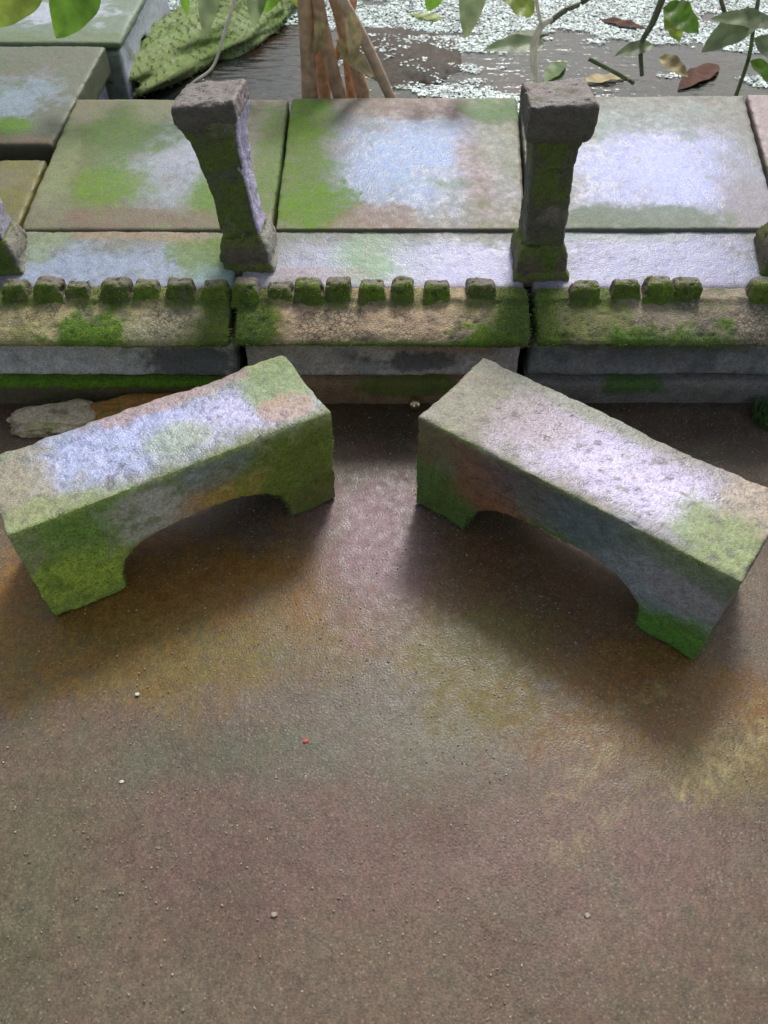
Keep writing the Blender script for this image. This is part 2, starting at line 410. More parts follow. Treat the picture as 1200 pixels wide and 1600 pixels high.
def paint_left(P, N):
    p = Paint(P, (.20, .22, .13), 11)
    L, D, H = .48, .16, .20
    top = sstep(.5, .8, N[:, 2])*(P[:, 2] > .15); fr = sstep(.3, .7, -N[:, 1])
    # front
    p.blob((.05, 0, .06), (.10, .06, .09), (.24, .30, .11), 1, .8, soft=.95, rag=.6)
    p.blob((.07, 0, .09), (.06, .05, .05), (.32, .40, .13), .8, .8, soft=.95, rag=.6)
    p.blob((.10, 0, .16), (.10, .06, .05), (.15, .24, .08), .9, .7, soft=.95, rag=.6)
    p.blob((.21, 0, .14), (.08, .06, .06), (.32, .32, .28), .95, soft=.95, rag=.6)
    p.blob((.275, 0, .11), (.05, .05, .035), (.27, .16, .09), .75, soft=.95, rag=.6)
    p.blob((.33, 0, .11), (.06, .05, .05), (.25, .20, .08), .8, soft=.95, rag=.6)
    p.blob((.31, 0, .175), (.06, .04, .03), (.11, .14, .13), .7, soft=.95, rag=.6)
    p.blob((.43, 0, .10), (.08, .06, .11), (.12, .15, .045), .95, .7, soft=.95, rag=.6)
    p.blob((.46, 0, .03), (.06, .06, .06), (.09, .09, .035), .8, .5, soft=.95, rag=.6)
    p.noise(30, .25, .6, (.11, .15, .045), .55, .6, 3, fr)
    # top, with sky sheen painted in as pale lavender
    q = Paint(P, (.19, .21, .13), 12)
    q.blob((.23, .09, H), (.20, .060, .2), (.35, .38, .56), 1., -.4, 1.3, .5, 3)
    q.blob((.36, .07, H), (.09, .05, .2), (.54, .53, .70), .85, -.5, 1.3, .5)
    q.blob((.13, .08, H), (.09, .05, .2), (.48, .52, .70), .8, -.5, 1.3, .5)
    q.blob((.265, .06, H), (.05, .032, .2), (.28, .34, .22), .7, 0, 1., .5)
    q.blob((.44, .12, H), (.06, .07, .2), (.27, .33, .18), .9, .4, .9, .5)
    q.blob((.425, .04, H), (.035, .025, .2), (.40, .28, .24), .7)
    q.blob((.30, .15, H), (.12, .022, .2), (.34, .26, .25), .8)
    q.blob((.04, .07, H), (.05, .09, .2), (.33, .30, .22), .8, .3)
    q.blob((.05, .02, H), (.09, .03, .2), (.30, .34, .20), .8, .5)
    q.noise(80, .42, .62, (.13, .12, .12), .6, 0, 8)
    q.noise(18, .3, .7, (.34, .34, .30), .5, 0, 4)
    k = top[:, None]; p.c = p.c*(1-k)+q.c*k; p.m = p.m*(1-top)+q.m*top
    # bright moss line along the front top edge
    ed = np.exp(-((P[:, 1]-.0)/.006)**2-((P[:, 2]-H)/.007)**2)
    p.mix(ed*sstep(-.4, .4, p.n1)*.7, (.30, .37, .16), .7)
    p.c = p.c*(1+.75*(fr*(1-top))[:, None])  # front faces brightened in colour, standing in for fill light
    return p
def paint_right(P, N):
    p = Paint(P, (.13, .15, .13), 21)
    H = .20
    top = sstep(.5, .8, N[:, 2])*(P[:, 2] > .15); fr = sstep(.3, .7, -N[:, 1])
    p.blob((.05, 0, .05), (.09, .06, .10), (.095, .145, .05), 1, .8, soft=.95, rag=.6)
    p.blob((.03, 0, .17), (.08, .06, .05), (.12, .10, .06), .8, soft=.95, rag=.6)
    p.blob((.13, 0, .13), (.07, .06, .06), (.16, .085, .06), .85, soft=.95, rag=.6)
    p.blob((.18, 0, .09), (.06, .05, .04), (.17, .09, .06), .75, soft=.95, rag=.6)
    p.blob((.23, 0, .17), (.10, .05, .05), (.09, .085, .085), .8, soft=.95, rag=.6)
    p.blob((.30, 0, .14), (.07, .06, .05), (.10, .135, .145), .85, soft=.95, rag=.6)
    p.blob((.38, 0, .10), (.09, .06, .07), (.22, .25, .26), .9, soft=.95, rag=.6)
    p.blob((.44, 0, .12), (.06, .06, .04), (.26, .26, .27), .7, soft=.95, rag=.6)
    p.blob((.44, 0, .19), (.08, .05, .03), (.15, .20, .12), .7, .5, soft=.95, rag=.6)
    p.blob((.45, 0, .02), (.09, .06, .05), (.11, .22, .06), .95, .8, soft=.95, rag=.6)
    p.blob((.25, 0, .10), (.05, .05, .02), (.09, .15, .05), .7, .6, soft=.95, rag=.6)
    q = Paint(P, (.20, .19, .15), 22)
    q.blob((.28, .09, H), (.17, .068, .2), (.46, .42, .57), 1, -.4, 1.2, .5, 3)  # sky sheen on the top, painted as a pale lavender middle
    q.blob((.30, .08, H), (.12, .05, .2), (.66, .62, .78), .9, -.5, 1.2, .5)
    q.blob((.12, .10, H), (.09, .06, .2), (.30, .25, .27), .8, -.2, 1.2)
    q.blob((.03, .09, H), (.06, .12, .2), (.31, .30, .24), .9, .2)
    q.blob((.47, .10, H), (.05, .1, .2), (.44, .37, .29), .7)
    q.blob((.46, .05, H), (.07, .06, .2), (.29, .35, .20), .85, .4, .9)
    q.blob((.2, .165, H), (.15, .02, .2), (.26, .27, .23), .8)
    q.blob((.36, .012, H), (.06, .014, .2), (.27, .27, .29), .7)
    q.noise(70, .38, .6, (.14, .13, .13), .7, 0, 8)
    q.noise(18, .3, .7, (.36, .34, .32), .5, 0, 4)
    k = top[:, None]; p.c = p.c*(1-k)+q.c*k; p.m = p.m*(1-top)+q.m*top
    p.c = p.c*(1+.35*(fr*(1-top))[:, None])  # front colour raised in place of fill light
    ed = np.exp(-((P[:, 1]-.0)/.005)**2-((P[:, 2]-H)/.006)**2)
    p.mix(ed*sstep(-.4, .4, p.n1)*.7, (.30, .34, .18), .7)
    return p
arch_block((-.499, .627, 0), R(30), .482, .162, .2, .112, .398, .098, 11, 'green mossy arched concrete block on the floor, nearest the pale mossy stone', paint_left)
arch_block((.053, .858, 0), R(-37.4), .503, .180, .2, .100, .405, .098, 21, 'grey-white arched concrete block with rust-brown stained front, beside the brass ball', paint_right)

# ------------------------------------------------------------------ kerb of the pond
KP = [(1.113, 0), (1.112, .047), (1.120, .053), (1.137, .055), (1.141, .066), (1.148, .082), (1.150, .102), (1.146, .125), (1.135, .142),
      (1.104, .147), (1.098, .153), (1.100, .163), (1.116, .178), (1.142, .193), (1.158, .200), (1.195, .203), (1.195, 0)]
def prof_cut(pts): return pts
PLINTH = [(1.113, -.01), (1.112, .047), (1.120, .053), (1.150, .055), (1.195, .055), (1.195, -.01)]
NECK = [(1.128, .0545), (1.130, .066), (1.136, .082), (1.138, .102), (1.135, .125), (1.124, .146), (1.185, .148), (1.185, .0545)]
CORN = [(1.110, .1475), (1.088, .154), (1.083, .160), (1.085, .167), (1.098, .177), (1.125, .190), (1.153, .199), (1.158, .2055), (1.187, .2065), (1.195, .203), (1.195, .1475)]
def merlon_mesh(x, wd, ht, dp, seed):
    zb = .196
    ht *= .84
    bm = bm_loft([(zb-.004, x, 1.172, wd/2*1.35, dp/2*1.25), (zb+ht*.16, x, 1.173, wd/2*1.02, dp/2*1.03), (zb+ht*.55, x+random.uniform(-.002, .002), 1.175, wd/2*.97, dp/2), (zb+ht*.85, x, 1.177, wd/2*.9, dp/2*.85), (zb+ht, x, 1.178, wd/2*.72, dp/2*.65)])
    me = voxel(bm, .0026); P, N = wear(me, .0026, 1, 5, seed, .007)
    p = Paint(P, (.15, .125, .115), seed)
    fr = sstep(-.2, .55, -N[:, 1]+.25*p.n1)
    g = random.uniform(.7, 1.25)
    p.mix(fr*.9, (.14*g, .20*g, .05*g), .9)
    p.noise(40, .1, .6, (.20, .31, .06), .6, 1, 2, fr)
    p.noise(25, .25, .7, (.12, .09, .07), .6, 0, 4)
    paint(me, p.c, p.m); return me
def sill_mesh(x0, x1, seed, blobs):
    bm = bm_prism([(1.192, .150), (1.192, .2005), (1.34, .232), (1.34, .150)], x0, x1)
    me = voxel(bm, .0045); P, N = wear(me, .0005, .8, 3, seed, .0012)
    p = Paint(P, (.22, .23, .20), seed)
    for b in blobs: p.blob(*b[0], **b[1])
    p.noise(60, .45, .7, (.16, .15, .16), .5, 0, 8)
    p.noise(16, .3, .8, (.30, .33, .27), .45, 0, 3)
    fr = sstep(1.215, 1.195, P[:, 1]); p.mix(fr*.7, (.17, .14, .16))
    paint(me, p.c, p.m); return me
def B(c, r, col, **k): return ((c, r, col), k)
def kerb(x0, x1, mer, label, seed, pal):
    base = ((x0+x1)/2, 1.15, 0)
    e = empty('kerb_section', base, label, 'kerb', 'moulded kerb sections along the pond')
    for nm, pr, vs in (('plinth', PLINTH, .004), ('neck', NECK, .004), ('cornice', CORN, .0036)):
        me = voxel(bm_prism(pr, x0+(.003 if nm == 'neck' else 0), x1-(.003 if nm == 'neck' else 0)), vs)
        P, N = wear(me, .0014 if nm == 'cornice' else .0009, 1, 5, seed+len(nm), .0022)
        p = Paint(P, pal[nm][0], seed+len(nm)*3)
        p.noise(22, .0, .6, pal[nm][1], .7, 0, 2)
        for b in pal[nm][2]: p.blob(*b[0], **b[1])
        if nm == 'cornice':
            p.noise(26, .15, .5, (.10, .085, .07), .55, 0, 14)
            low = np.exp(-((P[:, 2]-.160)/.007)**2); p.mix(low*sstep(-.1, .5, fbm(P, 9, 3, seed+2))*.9, MOSS, .9)
            up = sstep(.192, .199, P[:, 2]); p.mix(up*sstep(-.5, .3, p.n1)*.8, (.12, .17, .05), .8)
            ends = np.minimum(P[:, 0]-x0, x1-P[:, 0]); p.mix(sstep(.09, .02, ends+p.n1*.05)*.9, (.085, .13, .03), .9)
            p.noise(50, .3, .7, (.20, .28, .06), .5, .8, 19, sstep(.09, .02, ends+p.n1*.05))
        paint(me, p.c, p.m)
        po = finish(nm, me, M_CORN if nm == 'cornice' else M_KERB, e, base)
        if nm != 'neck': moss_cover(po, 7000 if nm == 'cornice' else 2500, .0045, M_MOSS1, .6, -9, .001)
    for i, (px, wpx, hh) in enumerate(mer):
        c = at_z(px, 452, .21); wd = wpx*.00114
        mo_ = finish('merlon', merlon_mesh(c[0], wd, hh, .034, seed*7+i), M_KERB, e, (c[0], 1.174, .2)); moss_cover(mo_, 420, .004, M_MOSS1, .55, -9, .001)
    sm = sill_mesh(x0+.001, x1-.001, seed+40, pal['sill'])
    finish('sill', sm, M_SLAB, e, base)
    return e
def X(px, py=455, z=.205): return at_z(px, py, z)[0]
palL = dict(plinth=((.13, .11, .07), (.09, .09, .05), [B((-.5, 1.115, .05), (.5, .02, .009), (.20, .36, .03), moss=1., a=.9)]),
            neck=((.62, .63, .62), (.40, .43, .45), [B((-.36, 1.15, .08), (.1, .05, .05), (.06, .07, .085), a=.8)]),
            cornice=((.42, .37, .23), (.28, .28, .13), [B((-.50, 1.12, .165), (.11, .05, .03), MOSS, a=.9, moss=1.), B((-.38, 1.12, .175), (.07, .05, .025), (.42, .38, .28), a=.8)]),
            sill=[B((-.48, 1.24, .21), (.22, .055, .1), (.34, .39, .48), pw=3, soft=1., rag=.5, moss=-.5), B((-.30, 1.29, .22), (.09, .06, .1), (.20, .27, .10), a=.8, moss=.7), B((-.42, 1.33, .23), (.16, .02, .1), (.33, .26, .19), a=.8), B((-.66, 1.31, .22), (.06, .05, .1), (.27, .32, .20), a=.7), B((-.29, 1.22, .2), (.05, .03, .1), (.26, .36, .33), a=.7)])  # blue-grey blob is sky sheen painted on the sill
palM = dict(plinth=((.30, .21, .15), (.17, .12, .09), [B((.03, 1.115, .04), (.1, .03, .02), (.13, .17, .05), a=.8, moss=.6)]),
            neck=((.58, .53, .50), (.34, .34, .35), [B((.10, 1.15, .12), (.12, .05, .03), (.42, .31, .22), a=.7), B((.06, 1.15, .085), (.09, .05, .02), (.07, .075, .085), a=.8)]),
            cornice=((.46, .36, .26), (.38, .30, .21), [B((-.22, 1.12, .17), (.05, .05, .04), (.12, .18, .035), a=.95, moss=.9), B((.20, 1.12, .165), (.07, .05, .03), (.15, .26, .04), a=.9, moss=1.), B((.24, 1.13, .19), (.05, .05, .02), (.10, .12, .05), a=.8, moss=.6)]),
            sill=[B((.02, 1.25, .21), (.24, .06, .1), (.37, .39, .50), pw=3, soft=1., rag=.5, moss=-.5), B((-.03, 1.27, .21), (.06, .06, .1), (.25, .38, .20), a=.75, soft=1.2), B((.17, 1.25, .21), (.09, .05, .1), (.50, .50, .68), a=.8, soft=1.2, moss=-.5), B((-.14, 1.23, .2), (.10, .02, .1), (.40, .34, .34), a=.6)])  # blue-grey and pale lilac blobs are painted sky sheen
palR = dict(plinth=((.22, .21, .20), (.13, .13, .11), [B((.46, 1.115, .045), (.05, .03, .02), (.10, .19, .05), a=.8, moss=.7)]),
            neck=((.28, .29, .29), (.10, .11, .12), [B((.56, 1.15, .12), (.2, .05, .02), (.09, .12, .05), a=.7), B((.5, 1.15, .09), (.12, .05, .02), (.18, .18, .19), a=.6)]),
            cornice=((.29, .25, .19), (.16, .16, .13), [B((.38, 1.12, .18), (.07, .05, .03), (.18, .20, .07), a=.7, moss=.4), B((.54, 1.11, .165), (.13, .05, .02), (.12, .21, .05), a=.8, moss=.9), B((.29, 1.11, .17), (.05, .05, .04), (.17, .13, .06), a=.8)]),
            sill=[B((.48, 1.26, .21), (.2, .08, .1), (.38, .39, .54), pw=3, soft=1., rag=.5, moss=-.5), B((.4, 1.33, .22), (.2, .02, .1), (.42, .46, .44), a=.7)])  # lilac middle is sky sheen put into the colour
J1, J2 = X(367), X(828)
kerb(-1.25, J1-.006, [(-95,40,.034),(-40,38,.034),(28,38,.036),(80,42,.037),(126,40,.036),(184,42,.036),(232,42,.037),(284,44,.038),(337,40,.035)], 'pond kerb section with bright green moss line along its foot, behind the mossy block', 3, palL)
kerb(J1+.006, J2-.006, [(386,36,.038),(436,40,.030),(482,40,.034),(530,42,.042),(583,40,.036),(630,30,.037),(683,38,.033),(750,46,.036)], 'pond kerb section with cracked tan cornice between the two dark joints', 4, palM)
kerb(J2+.007, 1.25, [(915,46,.032),(975,50,.042),(1025,44,.042),(1070,44,.040),(1192,46,.036),(1262,44,.036)], 'dark grey-green pond kerb section with widely spaced merlons', 5, palR)

# ------------------------------------------------------------------ balusters
def baluster(x, y, lx, ly, rot, label, seed, side, ztop=.478, ch=.05, fl=.03):  # side: strength of the light painted on right-hand faces
    e = empty('baluster', (x, y, .205), label, 'baluster', 'stubby square balusters on the pond kerb')
    e.rotation_euler = (ly, lx, rot)
    def part(nm, secs, painter, vs=.003):
        me = voxel(bm_loft(secs), vs); P, N = wear(me, .0022, 1, 7, seed+len(nm), .004)
        p = painter(P, N); paint(me, p.c, p.m); me.materials.append(M_KERB); link(nm, me, e)
    h = ztop-.205
    def pb(P, N):
        p = Paint(P, (.12, .10, .075), seed)
        p.mix(sstep(.1, .7, N[:, 2]+p.n1*.4)*.8, (.15, .20, .06), .8)
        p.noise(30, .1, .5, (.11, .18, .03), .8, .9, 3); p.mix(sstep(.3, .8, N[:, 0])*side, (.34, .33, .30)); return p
    def ps(P, N):
        p = Paint(P, (.08, .085, .06), seed+1)
        p.noise(18, -.2, .4, (.13, .18, .055), .85, .7, 3); p.noise(30, .2, .6, (.22, .20, .17), .6, 0, 7)
        p.mix(sstep(.1, .03, P[:, 2]+p.n1*.03)*.6, (.14, .20, .04), .8)
        p.mix(sstep(.3, .7, N[:, 0])*side, (.60, .56, .70)); return p  # lit right face painted lilac
    def pc(P, N):
        p = Paint(P, (.095, .09, .075), seed+2)
        p.mix(sstep(.4, .8, N[:, 2]), (.17, .15, .14)); p.noise(24, .2, .6, (.10, .10, .04), .7, .5, 3)
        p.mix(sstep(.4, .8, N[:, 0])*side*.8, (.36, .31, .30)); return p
    part('base', [(-.012, 0, 0, .049, .049), (.006, 0, 0, .050, .050), (.010, 0, 0, .044, .044), (.034, 0, 0, .046, .046), (.048, 0, 0, .043, .043), (.062, 0, 0, .036, .036)], pb)
    part('shaft', [(.058, 0, 0, .0345, .0345), (.085, 0, 0, .0335, .0335), (h-ch-fl-.02, 0, 0, .036, .036), (h-ch-fl*.5, 0, 0, .040, .040), (h-ch+.002, 0, 0, .048, .048)], ps)
    part('cap', [(h-ch-.006, 0, 0, .047, .047), (h-ch+.004, 0, 0, .0515, .0515), (h-.004, 0, 0, .0515, .0515), (h, 0, 0, .049, .049)], pc)
    return e
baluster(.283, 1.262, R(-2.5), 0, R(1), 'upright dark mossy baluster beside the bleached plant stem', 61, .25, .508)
baluster(-.245, 1.285, R(-7), R(-2), R(-4), 'baluster leaning to the left with light painted pale on one side, in front of the tan stems', 62, 1., .496, .032, .06)
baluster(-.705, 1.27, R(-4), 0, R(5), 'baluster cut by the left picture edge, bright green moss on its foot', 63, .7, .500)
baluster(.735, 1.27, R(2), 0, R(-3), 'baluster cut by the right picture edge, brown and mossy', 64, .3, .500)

# ------------------------------------------------------------------ coping slabs
def slab(name, x0, x1, y0, y1, z0, z1, th, label, seed, base, blobs, skew=0., painted_shade=.6, dim=1., cat='slab', group='wide coping slabs behind the sill'):
    bm = bm_prism([(y0, z0-th), (y0, z0), (y1, z1), (y1, z1-th)], x0, x1)
    me = voxel(bm, .0055); P, N = wear(me, .0005, .5, 1, seed, .0015)
    if not isinstance(skew, tuple): skew = (skew, skew)
    tx = (P[:, 0]-x0)/(x1-x0); P[:, 0] += (P[:, 1]-y0)/(y1-y0)*(skew[0]*(1-tx)+skew[1]*tx); setv(me, P)
    p = Paint(P, base, seed)
    for b in blobs: p.blob(*b[0], **b[1])
    p.noise(60, .5, .75, (.14, .13, .12), .45, 0, 8); p.noise(12, .2, .8, (.19, .16, .13), .4, 0, 3); p.noise(14, .25, .8, (.15, .22, .09), .4, .4, 5)
    p.mix(sstep(.4, .8, -N[:, 1])*painted_shade, (.035, .04, .025), .5)  # front edge darkened in colour, standing in for shade
    p.c = p.c*dim
    paint(me, p.c, p.m)
    b = ((x0+x1)/2, (y0+y1)/2, z0-th)
    return tag(finish(name, me, M_SLAB, None, b), label, cat, group)
ZN, ZF, YN, YF = .2365, .285, 1.333, 1.805
def zs(y): return ZN+(ZF-ZN)*(y-YN)/(YF-YN)
def S(px, py):
    for _ in range(6):
        pass
    z = .26
    for _ in range(8):
        q = at_z(px, py, z); z = zs(q[1])
    return q
def sb(px, py, rx, ry, col, **k):
    c = S(px, py); return B(tuple(c), (abs(S(px+rx, py)[0]-c[0]), abs(S(px, py+ry)[1]-c[1]), .2), col, **k)
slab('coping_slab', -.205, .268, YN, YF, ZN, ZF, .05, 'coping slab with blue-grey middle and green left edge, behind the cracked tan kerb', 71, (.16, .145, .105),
     [sb(640, 255, 120, 75, (.20, .27, .42), pw=3, soft=1.4, rag=.4, moss=-.5), sb(660, 235, 80, 50, (.24, .33, .53), a=.75, soft=1.4, rag=.4, moss=-.6), sb(470, 250, 55, 130, (.13, .20, .06), a=.9, soft=1., moss=.6), sb(490, 330, 70, 40, (.14, .23, .055), a=.9, moss=.6),  # blue middle is painted sky sheen, green edges are moss
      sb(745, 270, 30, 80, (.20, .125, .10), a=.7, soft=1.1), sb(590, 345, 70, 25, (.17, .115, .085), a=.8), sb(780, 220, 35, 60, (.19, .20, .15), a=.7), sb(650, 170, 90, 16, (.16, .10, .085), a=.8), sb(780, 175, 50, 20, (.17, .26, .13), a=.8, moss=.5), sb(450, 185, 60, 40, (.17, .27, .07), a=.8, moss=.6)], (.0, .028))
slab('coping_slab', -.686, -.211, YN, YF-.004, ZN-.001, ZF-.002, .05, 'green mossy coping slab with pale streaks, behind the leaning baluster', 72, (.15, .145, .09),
     [sb(270, 260, 90, 70, (.29, .32, .37), soft=1.2, rag=.6, moss=-.4), sb(290, 220, 60, 40, (.40, .42, .46), a=.8), sb(170, 290, 70, 35, (.15, .24, .055), a=.85, soft=1., moss=.7), sb(190, 210, 80, 40, (.11, .18, .06), a=.85, soft=1., moss=.6), sb(330, 305, 40, 35, (.14, .23, .055), a=.85, soft=1., moss=.7), sb(180, 340, 160, 18, (.15, .105, .075), a=.8), sb(425, 240, 25, 90, (.15, .22, .08), a=.8, moss=.5), sb(70, 320, 40, 40, (.17, .17, .11), a=.8), sb(90, 260, 30, 60, (.20, .24, .12), a=.8)], .0)  # pale streaks are sky sheen painted between the moss
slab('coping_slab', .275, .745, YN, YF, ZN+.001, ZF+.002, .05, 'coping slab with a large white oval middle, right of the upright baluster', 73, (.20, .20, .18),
     [sb(1030, 265, 130, 75, (.28, .31, .50), pw=3, soft=1.3, rag=.4, moss=-.5), sb(1030, 265, 90, 45, (.37, .41, .66), a=.8, soft=1.3, rag=.4, moss=-.6), sb(1000, 185, 130, 22, (.19, .23, .21), a=.7), sb(1010, 345, 160, 22, (.16, .20, .14), a=.8, moss=.4), sb(1170, 320, 40, 60, (.25, .23, .26), a=.8), sb(850, 270, 25, 90, (.25, .22, .19), a=.8), sb(920, 200, 40, 25, (.24, .30, .26), a=.7)], (.028, .055))  # oval middle is sky sheen painted into the slab colour
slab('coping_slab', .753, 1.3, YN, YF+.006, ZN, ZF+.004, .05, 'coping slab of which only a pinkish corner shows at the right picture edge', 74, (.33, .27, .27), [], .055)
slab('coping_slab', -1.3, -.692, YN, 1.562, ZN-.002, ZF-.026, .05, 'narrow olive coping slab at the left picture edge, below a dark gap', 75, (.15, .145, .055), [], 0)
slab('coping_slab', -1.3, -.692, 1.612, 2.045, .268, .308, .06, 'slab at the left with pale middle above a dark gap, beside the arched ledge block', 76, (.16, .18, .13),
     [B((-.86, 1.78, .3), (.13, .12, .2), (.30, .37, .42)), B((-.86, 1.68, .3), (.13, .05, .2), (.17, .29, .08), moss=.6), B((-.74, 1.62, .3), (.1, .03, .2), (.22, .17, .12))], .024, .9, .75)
slab('footing', -1.3, -.690, 1.63, 2.04, .206, .244, .20, 'plain stone footing under the left slab beside the ledge block', 77, (.30, .31, .36), [], .0, cat='footing', group='footings of the pond edge')

# arched ledge block standing in the water at the far left
def ledge_block():
    e = empty('ledge_block', (-.9, 2.3, .0), 'pale arched ledge block at the pond edge under the hanging green leaves', 'block')
    bm = bm_prism([(2.065, .0), (2.065, .286), (2.66, .30), (2.66, .0), (2.40, .0), (2.395, .16), (2.37, .205), (2.33, .235), (2.28, .24), (2.23, .215), (2.205, .17), (2.20, 0)], -1.3, -.645)
    me = voxel(bm, .006); P, N = wear(me, .0006, .9, 4, 81, .002)
    p = Paint(P, (.24, .28, .25), 81)
    p.mix(sstep(.4, .8, N[:, 0]), (.62, .64, .74)); p.noise(12, .0, .5, (.32, .42, .34), .6, 0, 2)  # right face painted pale, as if lit
    p.blob((-.9, 2.12, .28), (.3, .05, .1), (.13, .17, .09), .8, .5); p.blob((-.8, 2.28, .29), (.12, .08, .1), (.46, .50, .56), .8)
    paint(me, p.c, p.m); finish('body', me, M_SLAB, e, (-.9, 2.3, 0))
    bm = bm_prism([(2.06, .289), (2.06, .309), (2.67, .323), (2.67, .303)], -1.3, -.637)
    me = voxel(bm, .006); P, N = wear(me, .0006, .9, 4, 82, .002)
    p = Paint(P, (.15, .20, .15), 82); p.blob((-.82, 2.25, .38), (.14, .1, .1), (.46, .50, .56), .9); p.blob((-.8, 2.08, .37), (.3, .05, .1), (.15, .19, .11), .8, .5)
    paint(me, p.c, p.m); finish('top_slab', me, M_SLAB, e, (-.9, 2.3, .35))
ledge_block()

# ------------------------------------------------------------------ pond wall, water
bm = bm_prism([(1.345, -.02), (1.345, .188), (1.80, .188), (1.80, -.02)], -1.3, 1.3)
me = bpy.data.meshes.new('pond_wall'); bm.to_mesh(me); bm.free(); me.materials.append(mat_simple('dark_wet_wall', (.07, .075, .06), .8, .4, 20))
tag(link('pond_wall', me), 'dark wet wall body that carries the coping slabs', 'wall')
ZW = .17
wm = bpy.data.meshes.new('water'); wm.from_pydata([(-9, 1.79, ZW), (9, 1.79, ZW), (9, 9, ZW), (-9, 9, ZW)], [], [(0, 1, 2, 3)]); wm.materials.append(M_WATER)
tag(link('water', wm), kind='structure')
bk = bpy.data.meshes.new('bank'); P, Fc = grid(-14, 14, 8.6, 26, .35); P[:, 2] = .1+sstep(8.6, 13, P[:, 1])*.8+fbm(P, .5, 3, 3)*.2
bk = mesh_np('bank', P, Fc); bk.materials.append(mat_simple('grassy_bank', (.08, .13, .03), .9, .4, 4)); tag(link('bank', bk), kind='structure')

def rock(name, c, r, seed, painter, mat, label, cat='stone', rough=.35, rot=0., sub=5):
    bm = bmesh.new(); bmesh.ops.create_icosphere(bm, subdivisions=sub, radius=1)
    me = bpy.data.meshes.new(name); bm.to_mesh(me); bm.free(); P = getv(me)
    d = 1+fbm(P, 1.3, 4, seed)*rough+fbm(P, 6, 3, seed+3)*rough*.25
    P = P*d[:, None]*np.array(r); ca, sa = math.cos(rot), math.sin(rot)
    P = np.stack([P[:, 0]*ca-P[:, 1]*sa, P[:, 0]*sa+P[:, 1]*ca, P[:, 2]], 1)
    setv(me, P); N = getn(me); p = painter(P, N); paint(me, p.c, p.m); me.materials.append(mat)
    return tag(link(name, me, None, c), label, cat)
def pr_moss(P, N):
    p = Paint(P, (.25, .31, .15), 91); p.noise(14, .0, .5, (.16, .24, .08), .8, 1, 2); p.noise(24, .2, .6, (.36, .43, .27), .8, .8, 5); p.mix(sstep(.1, -.4, N[:, 2]), (.10, .11, .06)); p.m[:] = 1; return p
MB_ = rock('mossy_boulder', tuple(at_z(352, 45, ZW)), (.15, .52, .075), 91, pr_moss, M_BLOCK, 'low moss-covered boulder in the pond, left of the tan stems', rot=R(-24), rough=.45)
moss_cover(MB_, 26000, .0065, mat_simple('pale_moss', (.25, .32, .14), .8, .5, 18, trans=.3, bump=0), .5, -.005, .0011)
def pr_wet(P, N):
    p = Paint(P, (.045, .034, .028), 92); p.noise(14, .0, .5, (.07, .045, .033), .7, 0, 2); p.noise(20, .2, .6, (.05, .055, .06), .7, 0, 5); return p
M_WET = mat_stone('wet_stone', .7, .8, 1., .6, .25)
WS = rock('wet_stone', tuple(at_z(625, 95, ZW-.022)), (.20, .27, .042), 92, pr_wet, M_WET, 'dark wet stone dotted with duckweed, breaking the water right of the stems', rot=R(15), rough=.2)
WC = WS.location; WB = BVHTree.FromPolygons([v.co for v in WS.data.vertices], [tuple(p.vertices) for p in WS.data.polygons])

# duckweed: clustered small floating fronds
def duckweed():
    n = 190000
    x = RNG.uniform(-1.2, 1.8, n); y = 1.82+RNG.uniform(0, 1, n)**1.15*1.9
    Q = np.stack([x*.8, y*1.5, np.zeros(n)], 1)
    d = fbm(Q, 2.6, 3, 5)*1.15 + fbm(Q, 13, 3, 15)*.55
    bias = sstep(2.28, 2.62, y)*.62 - sstep(.25, .5, x)*sstep(2.5, 2.2, y)*.12 - sstep(-.05, -.35, x)*sstep(2.6, 2.2, y)*.35
    bias = bias + .75*np.exp(-((x-.20)/.17)**2-((y-2.08)/.24)**2) + .35*np.exp(-((x-.55)/.35)**2-((y-2.06)/.05)**2) + .3*np.exp(-((x-.85)/.2)**2-((y-2.22)/.06)**2)
    keep = d + bias > .13 + RNG.normal(0, .05, n)
    x, y = x[keep], y[keep]; n = len(x)
    r = RNG.uniform(.0018, .0042, n); a = RNG.uniform(0, 6.28, n); z = ZW+.0015+RNG.uniform(0, .002, n)
    for i in range(n):
        if abs(x[i]-WC[0]) < .35 and abs(y[i]-WC[1]) < .45:
            h = WB.ray_cast(Vector((x[i]-WC[0], y[i]-WC[1], 1)), Vector((0, 0, -1)))
            if h[0] is not None and h[0].z+WC[2] > z[i]:
                z[i] = h[0].z+WC[2]+.0012 if RNG.random() < .3 else -1
    ok = z > 0; x, y, z, r, a = x[ok], y[ok], z[ok], r[ok], a[ok]; n = len(x)
    k = 5; th = np.arange(k)*2*np.pi/k
    tx, ty = RNG.normal(0, .09, (2, n))
    ex = r[:, None]*np.cos(th)[None]*1.25; ey = r[:, None]*np.sin(th)[None]
    PX = ex*np.cos(a)[:, None]-ey*np.sin(a)[:, None]; PY = ex*np.sin(a)[:, None]+ey*np.cos(a)[:, None]
    PZ = z[:, None]+PX*tx[:, None]+PY*ty[:, None]
    P = np.stack([PX+x[:, None], PY+y[:, None], PZ], 2).reshape(-1, 3)
    print('duckweed', n)
    return P, np.arange(n*k).reshape(n, k)
P, Fc = duckweed(); me = mesh_np('duckweed', P, Fc); me.materials.append(M_WEED)
tag(link('duckweed', me), 'pale duckweed floating in clusters on the pond', 'duckweed', kind='stuff')

